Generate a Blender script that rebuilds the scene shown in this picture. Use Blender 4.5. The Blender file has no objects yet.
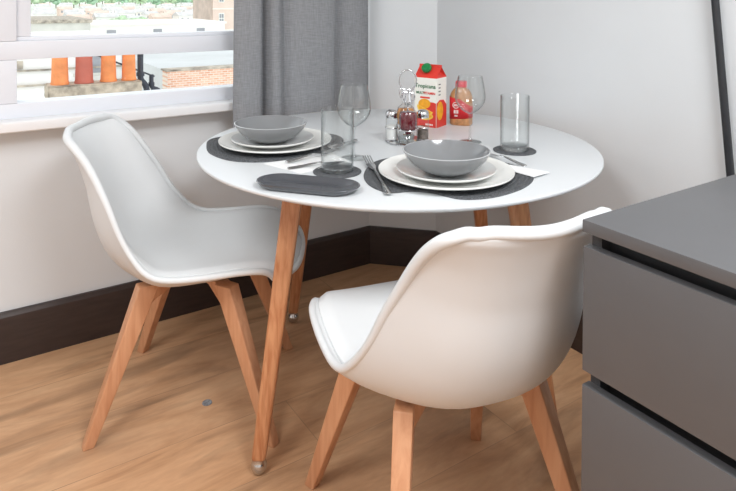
import bpy, bmesh, math, random
from mathutils import Vector, Matrix
random.seed(7)
S = bpy.context.scene
COL = S.collection
PI = math.pi

# ------------------------------------------------------------------ helpers
def lin(r, g, b):
    def f(c):
        c /= 255.0
        return c / 12.92 if c <= 0.04045 else ((c + 0.055) / 1.055) ** 2.4
    return (f(r), f(g), f(b), 1.0)

def new_mat(name):
    m = bpy.data.materials.new(name); m.use_nodes = True
    nt = m.node_tree
    return m, nt, nt.nodes['Principled BSDF'], nt.nodes['Material Output']

def N(nt, kind, **kw):
    n = nt.nodes.new(kind)
    for k, v in kw.items():
        if k in n.inputs.keys(): n.inputs[k].default_value = v
        else: setattr(n, k, v)
    return n

def mat(name, rgb, rough=0.5, metal=0.0, vary=0.04, scale=20.0, bump=0.0, bscale=None, spec=0.5, coat=0.0, stretch=(1, 1, 1)):
    """Procedural surface: base colour varied by noise, optional bump."""
    m, nt, b, out = new_mat(name)
    tc = N(nt, 'ShaderNodeTexCoord'); mp = N(nt, 'ShaderNodeMapping'); mp.inputs['Scale'].default_value = stretch
    nt.links.new(tc.outputs['Object'], mp.inputs['Vector'])
    no = N(nt, 'ShaderNodeTexNoise'); no.inputs['Scale'].default_value = scale; no.inputs['Detail'].default_value = 4
    nt.links.new(mp.outputs['Vector'], no.inputs['Vector'])
    r = N(nt, 'ShaderNodeValToRGB'); c = lin(*rgb)
    lo = tuple(max(0, x * (1 - vary * 2)) for x in c[:3]) + (1,); hi = tuple(min(1, x * (1 + vary * 2)) for x in c[:3]) + (1,)
    r.color_ramp.elements[0].position = 0.3; r.color_ramp.elements[1].position = 0.7
    r.color_ramp.elements[0].color = lo; r.color_ramp.elements[1].color = hi
    nt.links.new(no.outputs['Fac'], r.inputs['Fac']); nt.links.new(r.outputs['Color'], b.inputs['Base Color'])
    b.inputs['Roughness'].default_value = rough; b.inputs['Metallic'].default_value = metal
    b.inputs['Specular IOR Level'].default_value = spec; b.inputs['Coat Weight'].default_value = coat
    if bump:
        n2 = N(nt, 'ShaderNodeTexNoise'); n2.inputs['Scale'].default_value = bscale or scale * 4; n2.inputs['Detail'].default_value = 3
        nt.links.new(mp.outputs['Vector'], n2.inputs['Vector'])
        bp = N(nt, 'ShaderNodeBump'); bp.inputs['Strength'].default_value = bump; bp.inputs['Distance'].default_value = 0.003
        nt.links.new(n2.outputs['Fac'], bp.inputs['Height']); nt.links.new(bp.outputs['Normal'], b.inputs['Normal'])
    return m

def glass_mat(name, tint=(0.985, 0.992, 0.99), strength=1.0, edge=(0.62, 0.68, 0.68), power=4.0):
    """Clear thin glass: light passes, grazing walls darken a little, surface mirrors by angle."""
    m, nt, b, out = new_mat(name); nt.nodes.remove(b)
    lw = N(nt, 'ShaderNodeLayerWeight'); lw.inputs['Blend'].default_value = 0.5
    p1 = N(nt, 'ShaderNodeMath', operation='POWER'); p1.inputs[1].default_value = power
    nt.links.new(lw.outputs['Facing'], p1.inputs[0])
    mx = N(nt, 'ShaderNodeMix'); mx.data_type = 'RGBA'
    mx.inputs['A'].default_value = tint + (1,); mx.inputs['B'].default_value = edge + (1,)
    nt.links.new(p1.outputs[0], mx.inputs['Factor'])
    tr = N(nt, 'ShaderNodeBsdfTransparent'); nt.links.new(mx.outputs['Result'], tr.inputs['Color'])
    gl = N(nt, 'ShaderNodeBsdfGlossy'); gl.inputs['Roughness'].default_value = 0.02
    p2 = N(nt, 'ShaderNodeMath', operation='POWER'); p2.inputs[1].default_value = 4.0
    nt.links.new(lw.outputs['Facing'], p2.inputs[0])
    ma = N(nt, 'ShaderNodeMath', operation='MULTIPLY_ADD'); ma.inputs[1].default_value = 0.5 * strength; ma.inputs[2].default_value = 0.035 * strength
    nt.links.new(p2.outputs[0], ma.inputs[0])
    ms = N(nt, 'ShaderNodeMixShader')
    nt.links.new(ma.outputs[0], ms.inputs['Fac']); nt.links.new(tr.outputs[0], ms.inputs[1]); nt.links.new(gl.outputs[0], ms.inputs[2])
    nt.links.new(ms.outputs[0], out.inputs['Surface'])
    return m

def wood(name, base, dark, axis='Z', scale=9.0, rough=0.42):
    m, nt, b, out = new_mat(name)
    tc = N(nt, 'ShaderNodeTexCoord'); mp = N(nt, 'ShaderNodeMapping')
    sc = {'X': (0.6, 6, 6), 'Y': (6, 0.6, 6), 'Z': (6, 6, 0.6)}[axis]
    mp.inputs['Scale'].default_value = sc
    nt.links.new(tc.outputs['Object'], mp.inputs['Vector'])
    no = N(nt, 'ShaderNodeTexNoise'); no.inputs['Scale'].default_value = scale; no.inputs['Detail'].default_value = 6; no.inputs['Distortion'].default_value = 0.6
    nt.links.new(mp.outputs['Vector'], no.inputs['Vector'])
    r = N(nt, 'ShaderNodeValToRGB')
    r.color_ramp.elements[0].position = 0.32; r.color_ramp.elements[0].color = lin(*dark)
    r.color_ramp.elements[1].position = 0.62; r.color_ramp.elements[1].color = lin(*base)
    nt.links.new(no.outputs['Fac'], r.inputs['Fac']); nt.links.new(r.outputs['Color'], b.inputs['Base Color'])
    b.inputs['Roughness'].default_value = rough
    return m

def link(name, me, m=None, parent=None, smooth=True, angle=35):
    if m is not None and not me.materials: me.materials.append(m)
    if smooth:
        for p in me.polygons: p.use_smooth = True
        me.set_sharp_from_angle(angle=math.radians(angle))
    o = bpy.data.objects.new(name, me); COL.objects.link(o)
    if parent is not None: o.parent = parent
    return o

def obj(name, bm, m, parent=None, smooth=True, angle=35, recalc=True):
    if recalc: bmesh.ops.recalc_face_normals(bm, faces=bm.faces)
    me = bpy.data.meshes.new(name); bm.to_mesh(me); bm.free()
    return link(name, me, m, parent, smooth, angle)

def tag(o, label, cat, group=None, kind=None):
    o['label'] = label
    if cat: o['category'] = cat
    if group: o['group'] = group
    if kind: o['kind'] = kind
    return o

def thing(name, label, cat, loc=(0, 0, 0), rz=0.0, group=None):
    o = bpy.data.objects.new(name, None); COL.objects.link(o)
    o.location = loc; o.rotation_euler = (0, 0, rz); o.empty_display_size = 0.05
    return tag(o, label, cat, group)

def dup(root, loc, rz, label, group=None):
    r = root.copy(); COL.objects.link(r); r.location = loc; r.rotation_euler = (0, 0, rz); r['label'] = label
    if group: r['group'] = group
    for ch in list(root.children):
        c = ch.copy(); COL.objects.link(c); c.parent = r
        for g in list(ch.children):
            d = g.copy(); COL.objects.link(d); d.parent = c
    return r

def struct(o): o['kind'] = 'structure'; return o

def add_box(bm, x0, x1, y0, y1, z0, z1, bev=0.0, seg=2, M=None):
    vs = [bm.verts.new((x, y, z)) for x in (x0, x1) for y in (y0, y1) for z in (z0, z1)]
    F = [(0, 1, 3, 2), (4, 6, 7, 5), (0, 4, 5, 1), (2, 3, 7, 6), (0, 2, 6, 4), (1, 5, 7, 3)]
    fs = [bm.faces.new([vs[i] for i in f]) for f in F]
    bmesh.ops.recalc_face_normals(bm, faces=fs)
    if M is not None:
        for v in vs: v.co = M @ v.co
    if bev:
        es = list({e for f in fs for e in f.edges})
        bmesh.ops.bevel(bm, geom=es, offset=bev, segments=seg, affect='EDGES', profile=0.6)
    return bm

def box(*a, **k): return add_box(bmesh.new(), *a, **k)

def add_lathe(bm, prof, seg=48, c=(0, 0, 0), close=False):
    rings = []
    for r, z in prof:
        if r < 1e-6: rings.append([bm.verts.new((c[0], c[1], c[2] + z))])
        else: rings.append([bm.verts.new((c[0] + r * math.cos(2 * PI * i / seg), c[1] + r * math.sin(2 * PI * i / seg), c[2] + z)) for i in range(seg)])
    pairs = list(zip(rings[:-1], rings[1:]))
    if close: pairs.append((rings[-1], rings[0]))
    for a, b in pairs:
        if len(a) == 1 and len(b) == 1: continue
        for i in range(seg):
            j = (i + 1) % seg
            if len(a) == 1: bm.faces.new((a[0], b[i], b[j]))
            elif len(b) == 1: bm.faces.new((a[i], b[0], a[j]))
            else: bm.faces.new((a[i], b[i], b[j], a[j]))
    return bm

def lathe(prof, seg=48, c=(0, 0, 0), close=False): return add_lathe(bmesh.new(), prof, seg, c, close)

def cr(P, n, closed=False):
    """Catmull-Rom through the points (tuples of any length)."""
    out = []; L = len(P)
    rng = L if closed else L - 1
    for i in range(rng):
        if closed: a, b, c, d = P[(i - 1) % L], P[i], P[(i + 1) % L], P[(i + 2) % L]
        else: a, b, c, d = P[max(i - 1, 0)], P[i], P[i + 1], P[min(i + 2, L - 1)]
        for k in range(n):
            t = k / n
            out.append(tuple(0.5 * (2 * b[j] + (c[j] - a[j]) * t + (2 * a[j] - 5 * b[j] + 4 * c[j] - d[j]) * t * t + (-a[j] + 3 * b[j] - 3 * c[j] + d[j]) * t ** 3) for j in range(len(b))))
    if not closed: out.append(tuple(P[-1]))
    return out

def add_tube(bm, path, rad, seg=10, closed=False, ry=None):
    P = [Vector(p) for p in path]; n = len(P)
    rads = rad if isinstance(rad, (list, tuple)) else [rad] * n
    up = Vector((0, 0, 1)); rings = []; prev = None
    for i in range(n):
        if closed: t = (P[(i + 1) % n] - P[i - 1]).normalized()
        else: t = (P[min(i + 1, n - 1)] - P[max(i - 1, 0)]).normalized()
        if prev is None:
            a = t.cross(up)
            if a.length < 1e-4: a = t.cross(Vector((1, 0, 0)))
            a.normalize()
        else:
            a = prev - t * prev.dot(t); a.normalize()
        prev = a; b = t.cross(a)
        rings.append([bm.verts.new(P[i] + (a * math.cos(2 * PI * k / seg) + b * math.sin(2 * PI * k / seg)) * rads[i]) for k in range(seg)])
    m = n if closed else n - 1
    for i in range(m):
        A, B = rings[i], rings[(i + 1) % n]
        for k in range(seg):
            bm.faces.new((A[k], A[(k + 1) % seg], B[(k + 1) % seg], B[k]))
    if not closed:
        bm.faces.new(rings[0]); bm.faces.new(rings[-1][::-1])
    return bm

def tube(path, rad, seg=10, closed=False): return add_tube(bmesh.new(), path, rad, seg, closed)

def add_taper(bm, p0, p1, s0, s1, xdir, bev=0.004):
    """Tapered four sided bar from p0 to p1; s = (width along xdir, depth across it); ends cut level."""
    p0, p1, x = Vector(p0), Vector(p1), Vector(xdir).normalized()
    y = Vector((0, 0, 1)).cross(x).normalized()
    def ring(p, s): return [bm.verts.new(p + x * (sx * s[0] / 2) + y * (sy * s[1] / 2)) for sx, sy in ((-1, -1), (1, -1), (1, 1), (-1, 1))]
    A, B = ring(p0, s0), ring(p1, s1)
    fs = [bm.faces.new((A[i], A[(i + 1) % 4], B[(i + 1) % 4], B[i])) for i in range(4)] + [bm.faces.new(A[::-1]), bm.faces.new(B)]
    bmesh.ops.recalc_face_normals(bm, faces=fs)
    if bev:
        bmesh.ops.bevel(bm, geom=list({e for f in fs for e in f.edges}), offset=bev, segments=3, affect='EDGES', profile=0.5)
    return bm

def prism(outline, z0, z1, bev=0.0):
    bm = bmesh.new()
    A = [bm.verts.new((x, y, z0)) for x, y in outline]; B = [bm.verts.new((x, y, z1)) for x, y in outline]
    n = len(A)
    for i in range(n): bm.faces.new((A[i], A[(i + 1) % n], B[(i + 1) % n], B[i]))
    bm.faces.new(A[::-1]); bm.faces.new(B)
    bmesh.ops.recalc_face_normals(bm, faces=bm.faces)
    if bev: bmesh.ops.bevel(bm, geom=list(bm.edges), offset=bev, segments=2, affect='EDGES')
    return bm

FONT_EVAL = []
def text_mesh(name, body, size, m, parent, Mx, depth=0.0004, fat=0.0):
    cu = bpy.data.curves.new(name, 'FONT'); cu.body = body; cu.size = size; cu.extrude = depth; cu.offset = fat
    cu.align_x = 'CENTER'; cu.align_y = 'CENTER'; cu.resolution_u = 3
    t = bpy.data.objects.new(name + '_curve', cu); COL.objects.link(t)
    bpy.context.view_layer.update()
    me = bpy.data.meshes.new_from_object(t.evaluated_get(bpy.context.evaluated_depsgraph_get()))
    bpy.data.objects.remove(t); bpy.data.curves.remove(cu)
    me.materials.clear(); me.transform(Mx)
    return link(name, me, m, parent, smooth=False)

# ------------------------------------------------------------------ materials
M = {}
M['wall'] = mat('wall_paint', (226, 229, 231), 0.75, vary=0.01, scale=3, bump=0.06, bscale=180)
M['upvc'] = mat('white_window_plastic', (232, 234, 240), 0.35, vary=0.006, scale=4)
M['sill'] = mat('white_gloss_sill', (240, 240, 241), 0.35, vary=0.01, scale=6)
M['base'] = mat('dark_stained_baseboard', (54, 41, 37), 0.45, vary=0.1, scale=14, stretch=(1, 1, 6))
M['white_top'] = mat('white_lacquer', (216, 219, 221), 0.32, vary=0.004, scale=5)
M['shell'] = mat('white_plastic_shell', (221, 223, 224), 0.42, vary=0.006, scale=5)
M['pad'] = mat('white_leatherette_pad', (229, 231, 232), 0.5, vary=0.01, scale=6, bump=0.05, bscale=260)
M['beech'] = wood('beech_wood', (212, 158, 120), (196, 138, 100))
M['oak'] = wood('oiled_oak_leg', (206, 148, 106), (180, 116, 76), scale=14)
M['chrome'] = mat('chrome', (214, 214, 216), 0.12, 1.0, vary=0.01)
M['steel'] = mat('brushed_steel', (200, 200, 200), 0.2, 1.0, vary=0.04, scale=40)
M['glide'] = mat('dark_chrome_glide', (205, 205, 205), 0.14, 1.0, vary=0.04)
M['grey_unit'] = mat('dark_grey_foil', (94, 94, 96), 0.42, vary=0.015, scale=8)
M['grey_dark'] = mat('dark_grey_carcass', (66, 66, 68), 0.5, vary=0.02)
M['bowl'] = mat('grey_glazed_stoneware', (132, 134, 136), 0.16, vary=0.015, scale=12, coat=0.4)
M['rim'] = mat('painted_highlight_rim', (186, 188, 189), 0.15, vary=0.01, coat=0.4)  # lighter grey that paints in the bowl's rim highlight
M['plate'] = mat('white_porcelain', (240, 240, 236), 0.18, vary=0.004, scale=5, coat=0.3)
M['side'] = mat('off_white_porcelain', (226, 227, 225), 0.2, vary=0.006, scale=5, coat=0.3)
M['tray'] = mat('charcoal_ceramic', (72, 74, 79), 0.2, vary=0.03, scale=14, coat=0.5)
M['mat'] = mat('charcoal_woven_cord', (84, 86, 89), 0.85, vary=0.3, scale=260, bump=0.7, bscale=420)
M['napkin'] = mat('white_paper', (240, 240, 240), 0.8, vary=0.01, scale=30, bump=0.15, bscale=200)
M['black'] = mat('black_metal', (38, 40, 44), 0.38, vary=0.06)
M['glass'] = glass_mat('clear_glass', strength=1.6, edge=(0.36, 0.41, 0.42), power=4.5)
M['thick'] = glass_mat('thick_glass_base', tint=(0.96, 0.975, 0.975), strength=2.6, edge=(0.74, 0.78, 0.79), power=3.5)
M['pane'] = glass_mat('window_glass', tint=(0.98, 0.99, 0.985), strength=0.5, edge=(0.9, 0.93, 0.92), power=4.0)
M['vinegar'] = mat('dark_red_vinegar', (104, 14, 30), 0.12, vary=0.15, scale=30, coat=0.5)
M['oil'] = mat('amber_oil', (214, 138, 48), 0.12, vary=0.1, scale=30, coat=0.5)
M['salt'] = mat('white_salt', (232, 232, 230), 0.8, vary=0.03, scale=300)
M['pepper'] = mat('ground_pepper', (104, 92, 84), 0.85, vary=0.4, scale=400)
M['carton'] = mat('carton_white', (240, 238, 230), 0.4, vary=0.01)
M['red'] = mat('print_red', (222, 62, 52), 0.4, vary=0.03)
M['brightred'] = mat('label_red', (206, 30, 38), 0.4, vary=0.03)
M['capred'] = mat('cap_red', (214, 36, 56), 0.35, vary=0.03)
M['green'] = mat('cap_green', (30, 130, 72), 0.35, vary=0.04)
M['textgreen'] = mat('print_green', (28, 104, 60), 0.45, vary=0.02)
M['orange'] = mat('print_orange', (246, 168, 40), 0.45, vary=0.08, scale=80)
M['yellow'] = mat('print_yellow', (250, 204, 84), 0.45, vary=0.05, scale=90)
M['white_print'] = mat('print_white', (244, 236, 232), 0.5, vary=0.01)
M['honey'] = mat('amber_contents', (186, 132, 84), 0.35, vary=0.14, scale=70, coat=0.4)
M['disc'] = mat('dull_grey_metal', (140, 143, 148), 0.4, 0.3, vary=0.2, scale=160)
# outside; haze is painted into the pale ground, tree and far building colours
M['pot'] = mat('orange_terracotta', (232, 142, 84), 0.8, vary=0.1, scale=5)
M['pot_red'] = mat('red_terracotta', (186, 98, 80), 0.75, vary=0.06, scale=5)
M['stone'] = mat('rough_render_stone', (178, 164, 146), 0.95, vary=0.2, scale=9, bump=0.5, bscale=25)
M['render'] = mat('white_render', (246, 244, 240), 0.9, vary=0.02, scale=2)
M['render_grey'] = mat('pale_grey_render', (216, 214, 206), 0.9, vary=0.05, scale=1.5)
M['coping'] = mat('weathered_coping', (176, 166, 152), 0.9, vary=0.25, scale=6)
M['felt'] = mat('grey_roofing', (206, 208, 208), 0.9, vary=0.03, scale=1)
M['iron'] = mat('black_cast_iron', (52, 56, 66), 0.55, vary=0.08)
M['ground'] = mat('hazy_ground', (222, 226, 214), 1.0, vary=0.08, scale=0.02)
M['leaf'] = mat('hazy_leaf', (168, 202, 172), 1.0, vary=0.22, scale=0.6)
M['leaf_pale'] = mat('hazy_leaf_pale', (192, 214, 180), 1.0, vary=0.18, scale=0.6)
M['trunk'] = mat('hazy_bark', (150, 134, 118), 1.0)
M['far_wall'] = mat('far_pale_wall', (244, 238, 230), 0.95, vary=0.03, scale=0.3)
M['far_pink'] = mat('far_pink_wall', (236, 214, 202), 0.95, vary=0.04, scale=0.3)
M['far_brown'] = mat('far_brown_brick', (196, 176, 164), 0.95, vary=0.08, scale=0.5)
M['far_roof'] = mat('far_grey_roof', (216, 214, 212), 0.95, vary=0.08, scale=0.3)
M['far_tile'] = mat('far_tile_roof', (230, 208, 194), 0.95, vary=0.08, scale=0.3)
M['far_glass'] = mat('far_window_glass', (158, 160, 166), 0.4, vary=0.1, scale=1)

# curtain cloth: woven threads
def cloth():
    m, nt, b, out = new_mat('grey_linen')
    tc = N(nt, 'ShaderNodeTexCoord')
    hs = []
    for s in ((900, 900, 60), (70, 70, 900)):
        mp = N(nt, 'ShaderNodeMapping'); mp.inputs['Scale'].default_value = s
        no = N(nt, 'ShaderNodeTexNoise'); no.inputs['Scale'].default_value = 0.45; no.inputs['Detail'].default_value = 2
        nt.links.new(tc.outputs['Object'], mp.inputs['Vector']); nt.links.new(mp.outputs['Vector'], no.inputs['Vector']); hs.append(no)
    a = N(nt, 'ShaderNodeMath', operation='ADD')
    nt.links.new(hs[0].outputs['Fac'], a.inputs[0]); nt.links.new(hs[1].outputs['Fac'], a.inputs[1])
    mr = N(nt, 'ShaderNodeMapRange'); mr.inputs['From Min'].default_value = 0.7; mr.inputs['From Max'].default_value = 1.3
    nt.links.new(a.outputs[0], mr.inputs['Value'])
    r = N(nt, 'ShaderNodeValToRGB'); r.color_ramp.elements[0].color = lin(132, 133, 136); r.color_ramp.elements[1].color = lin(155, 156, 159)
    nt.links.new(mr.outputs['Result'], r.inputs['Fac']); nt.links.new(r.outputs['Color'], b.inputs['Base Color'])
    b.inputs['Roughness'].default_value = 0.95; b.inputs['Specular IOR Level'].default_value = 0.1
    return m
M['cloth'] = cloth()

def brick_mat():
    m, nt, b, out = new_mat('pale_orange_brick')
    tc = N(nt, 'ShaderNodeTexCoord'); mp = N(nt, 'ShaderNodeMapping'); mp.inputs['Rotation'].default_value = (PI / 2, 0, 0)
    br = N(nt, 'ShaderNodeTexBrick'); br.inputs['Scale'].default_value = 1.0
    br.inputs['Brick Width'].default_value = 0.11; br.inputs['Row Height'].default_value = 0.04; br.inputs['Mortar Size'].default_value = 0.006
    br.inputs['Color1'].default_value = lin(222, 164, 134); br.inputs['Color2'].default_value = lin(238, 196, 170); br.inputs['Mortar'].default_value = lin(236, 220, 206)
    nt.links.new(tc.outputs['Object'], mp.inputs['Vector']); nt.links.new(mp.outputs['Vector'], br.inputs['Vector'])
    nt.links.new(br.outputs['Color'], b.inputs['Base Color']); b.inputs['Roughness'].default_value = 0.95
    return m
M['brick'] = brick_mat()

def floor_mat():
    m, nt, b, out = new_mat('oak_laminate_floor')
    tc = N(nt, 'ShaderNodeTexCoord')
    mp = N(nt, 'ShaderNodeMapping'); mp.inputs['Location'].default_value = (0.0, -0.025, 0)
    nt.links.new(tc.outputs['Object'], mp.inputs['Vector'])
    br = N(nt, 'ShaderNodeTexBrick'); br.inputs['Scale'].default_value = 1.0
    br.inputs['Brick Width'].default_value = 1.29; br.inputs['Row Height'].default_value = 0.235
    br.inputs['Mortar Size'].default_value = 0.0012; br.inputs['Mortar Smooth'].default_value = 0.3; br.offset = 0.37
    br.inputs['Color1'].default_value = (0.0, 0.0, 0.0, 1); br.inputs['Color2'].default_value = (1, 1, 1, 1); br.inputs['Mortar'].default_value = (0.5, 0.5, 0.5, 1)
    nt.links.new(mp.outputs['Vector'], br.inputs['Vector'])
    # every plank has its own slice of grain
    sep = N(nt, 'ShaderNodeVectorMath', operation='MULTIPLY'); sep.inputs[1].default_value = (3.1, 7.7, 5.3)
    nt.links.new(br.outputs['Color'], sep.inputs[0])
    st = N(nt, 'ShaderNodeVectorMath', operation='MULTIPLY'); st.inputs[1].default_value = (1.0, 4.2, 1)
    nt.links.new(mp.outputs['Vector'], st.inputs[0])
    ad = N(nt, 'ShaderNodeVectorMath', operation='ADD')
    nt.links.new(st.outputs[0], ad.inputs[0]); nt.links.new(sep.outputs[0], ad.inputs[1])
    gr = N(nt, 'ShaderNodeTexNoise'); gr.inputs['Scale'].default_value = 2.6; gr.inputs['Detail'].default_value = 8; gr.inputs['Roughness'].default_value = 0.62; gr.inputs['Distortion'].default_value = 1.1
    nt.links.new(ad.outputs[0], gr.inputs['Vector'])
    r = N(nt, 'ShaderNodeValToRGB'); e = r.color_ramp.elements
    e[0].position = 0.24; e[0].color = lin(168, 124, 90)
    e[1].position = 0.66; e[1].color = lin(214, 171, 132)
    k = e.new(0.40); k.color = lin(195, 150, 112)
    k = e.new(0.52); k.color = lin(205, 160, 122)
    nt.links.new(gr.outputs['Fac'], r.inputs['Fac'])
    # fine pores
    fi = N(nt, 'ShaderNodeTexNoise'); fi.inputs['Scale'].default_value = 22; fi.inputs['Detail'].default_value = 3
    nt.links.new(ad.outputs[0], fi.inputs['Vector'])
    fr = N(nt, 'ShaderNodeMapRange'); fr.inputs['From Min'].default_value = 0.35; fr.inputs['From Max'].default_value = 0.65; fr.inputs['To Min'].default_value = 0.96; fr.inputs['To Max'].default_value = 1.03
    nt.links.new(fi.outputs['Fac'], fr.inputs['Value'])
    # dark smoky patches and knots
    pa = N(nt, 'ShaderNodeTexNoise'); pa.inputs['Scale'].default_value = 1.5; pa.inputs['Detail'].default_value = 5; pa.inputs['Distortion'].default_value = 1.6
    nt.links.new(ad.outputs[0], pa.inputs['Vector'])
    pr = N(nt, 'ShaderNodeMapRange'); pr.inputs['From Min'].default_value = 0.54; pr.inputs['From Max'].default_value = 0.74; pr.inputs['To Min'].default_value = 1.0; pr.inputs['To Max'].default_value = 0.62
    nt.links.new(pa.outputs['Fac'], pr.inputs['Value'])
    mu = N(nt, 'ShaderNodeMath', operation='MULTIPLY'); nt.links.new(fr.outputs['Result'], mu.inputs[0]); nt.links.new(pr.outputs['Result'], mu.inputs[1])
    # plank tone and seam
    to = N(nt, 'ShaderNodeMapRange'); to.inputs['To Min'].default_value = 0.93; to.inputs['To Max'].default_value = 1.05
    nt.links.new(br.outputs['Color'], to.inputs['Value'])
    mu2 = N(nt, 'ShaderNodeMath', operation='MULTIPLY'); nt.links.new(mu.outputs[0], mu2.inputs[0]); nt.links.new(to.outputs['Result'], mu2.inputs[1])
    se = N(nt, 'ShaderNodeMapRange'); se.inputs['To Min'].default_value = 1.0; se.inputs['To Max'].default_value = 0.72
    nt.links.new(br.outputs['Fac'], se.inputs['Value'])
    mu3 = N(nt, 'ShaderNodeMath', operation='MULTIPLY'); nt.links.new(mu2.outputs[0], mu3.inputs[0]); nt.links.new(se.outputs['Result'], mu3.inputs[1])
    vm = N(nt, 'ShaderNodeVectorMath', operation='SCALE'); nt.links.new(r.outputs['Color'], vm.inputs[0]); nt.links.new(mu3.outputs[0], vm.inputs['Scale'])
    nt.links.new(vm.outputs[0], b.inputs['Base Color'])
    b.inputs['Roughness'].default_value = 0.42; b.inputs['Specular IOR Level'].default_value = 0.35
    return m
M['floor'] = floor_mat()

# ------------------------------------------------------------------ room
WY = 2.356          # window wall
WX = 1.778          # right wall
CX, CY = 1.564, 2.356   # chamfered corner starts
DX, DY = 1.778, 2.142   # and ends
H = 2.5
FLX0, FLY0 = -2.2, -1.6

bm = bmesh.new(); v = [bm.verts.new(p) for p in ((FLX0, FLY0, 0), (WX + .06, FLY0, 0), (WX + .06, WY + .06, 0), (FLX0, WY + .06, 0))]
f = bm.faces.new(v); ex = bmesh.ops.extrude_face_region(bm, geom=[f]); bmesh.ops.translate(bm, vec=(0, 0, -0.1), verts=[e for e in ex['geom'] if isinstance(e, bmesh.types.BMVert)])
fl = struct(obj('floor', bm, M['floor'], smooth=False)); tag(fl, 'oak laminate floor of wide planks', None)

WIN = (-0.75, 1.44, 0.798, 2.0)    # x0 x1 z0 z1 of the opening
bm = bmesh.new(); t = 0.12
add_box(bm, FLX0, CX + .05, WY, WY + t, 0, WIN[2]); add_box(bm, FLX0, CX + .05, WY, WY + t, WIN[3], H)
add_box(bm, FLX0, WIN[0], WY, WY + t, WIN[2], WIN[3]); add_box(bm, WIN[1], CX + .05, WY, WY + t, WIN[2], WIN[3])
tag(struct(obj('wall_back', bm, M['wall'], smooth=False)), 'off-white wall below and around the window', None)
bm = prism([(CX, CY), (DX, DY), (DX + .12, DY + .05), (CX + .05, CY + .12)], 0, H)
tag(struct(obj('wall_corner', bm, M['wall'], smooth=False)), 'short angled off-white wall across the corner', None)
tag(struct(obj('wall_right', box(WX, WX + .12, FLY0, DY + .05, 0, H), M['wall'], smooth=False)), 'off-white wall on the right behind the table', None)

tag(struct(obj('wall_left', box(FLX0 - .1, FLX0, FLY0 - .1, WY + .12, 0, H), M['wall'], smooth=False)), 'off-white wall on the left side of the room', None)
tag(struct(obj('wall_front', box(FLX0, WX + .12, FLY0 - .1, FLY0, 0, H), M['wall'], smooth=False)), 'off-white wall at the near end of the room', None)
tag(struct(obj('ceiling', box(FLX0 - .1, WX + .12, FLY0 - .1, WY + .12, H, H + .1), M['wall'], smooth=False)), 'white ceiling', None)
# baseboards: dark moulded section swept along each wall
def sweep(name, p, q, np_, nq, label):
    th = 0.02; hh = 0.165
    sec = [(0, 0), (1, 0), (1, hh - .026), (.9, hh - .014), (.62, hh - .006), (.5, hh), (0, hh)]
    bm = bmesh.new(); R = []
    for (px, py), (nx, ny) in ((p, np_), (q, nq)):
        R.append([bm.verts.new((px + nx * s * th, py + ny * s * th, z)) for s, z in sec])
    k = len(sec)
    for i in range(k): bm.faces.new((R[0][i], R[0][(i + 1) % k], R[1][(i + 1) % k], R[1][i]))
    bm.faces.new(R[0][::-1]); bm.faces.new(R[1])
    return tag(struct(obj(name, bm, M['base'], angle=25)), label, None)
mit = math.tan(PI / 8)
sweep('baseboard_back', (FLX0, WY), (CX, CY), (0, -1), (-mit, -1), 'dark brown baseboard under the window wall')
sweep('baseboard_corner', (CX, CY), (DX, DY), (-mit, -1), (-1, -mit), 'short dark brown baseboard across the corner')
sweep('baseboard_right', (DX, DY), (WX, FLY0), (-1, -mit), (-1, 0), 'dark brown baseboard along the right wall')

# window
wroot = bpy.data.objects.new('window_1', None); COL.objects.link(wroot); struct(wroot); wroot['label'] = 'white framed window with a thick transom above the sill'
y0, y1 = 2.34, 2.42
bm = bmesh.new()
x0, x1, z0, z1 = WIN
add_box(bm, x0, x1, y0, y1, z0, 0.848, .004)                  # bottom rail
add_box(bm, x0, x1, y0, y1, 0.991, 1.052, .004)               # transom
add_box(bm, x0, x1, y0, y1, z1 - .07, z1, .004)               # head
add_box(bm, x0, x0 + .08, y0, y1, 0.848, z1 - .07, .004)
add_box(bm, x1 - .08, x1, y0, y1, 0.848, z1 - .07, .004)
add_box(bm, 0.02, 0.167, y0, y1, 0.848, 0.991, .004); add_box(bm, 0.02, 0.167, y0, y1, 1.052, z1 - .07, .004)
obj('window_frame', bm, M['upvc'], wroot)
for a, b in ((x0 + .08, 0.02), (0.167, x1 - .08)):
    bm = bmesh.new(); zz0, zz1 = 1.052, z1 - .07; w = .024
    yy0, yy1 = y0 + .012, y1 - .01
    add_box(bm, a, b, yy0, yy1, zz0, zz0 + .014, .003); add_box(bm, a, b, yy0, yy1, zz1 - w, zz1, .003)
    add_box(bm, a, a + w + .018, yy0, yy1, zz0 + .014, zz1 - w, .003); add_box(bm, b - w, b, yy0, yy1, zz0 + .014, zz1 - w, .003)
    obj('window_sash', bm, M['upvc'], wroot)
    obj('window_pane', box(a + w + .018, b - w, 2.372, 2.378, zz0 + .014, zz1 - w), M['pane'], wroot, smooth=False)
    obj('window_pane', box(a, b, 2.372, 2.378, 0.848, 0.991), M['pane'], wroot, smooth=False)
bm = box(FLX0 + 1.2, 1.47, 2.272, 2.345, 0.764, 0.800, .010, 3)
tag(struct(obj('trim_1', bm, M['sill'])), 'white rounded window sill board', None)

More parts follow.
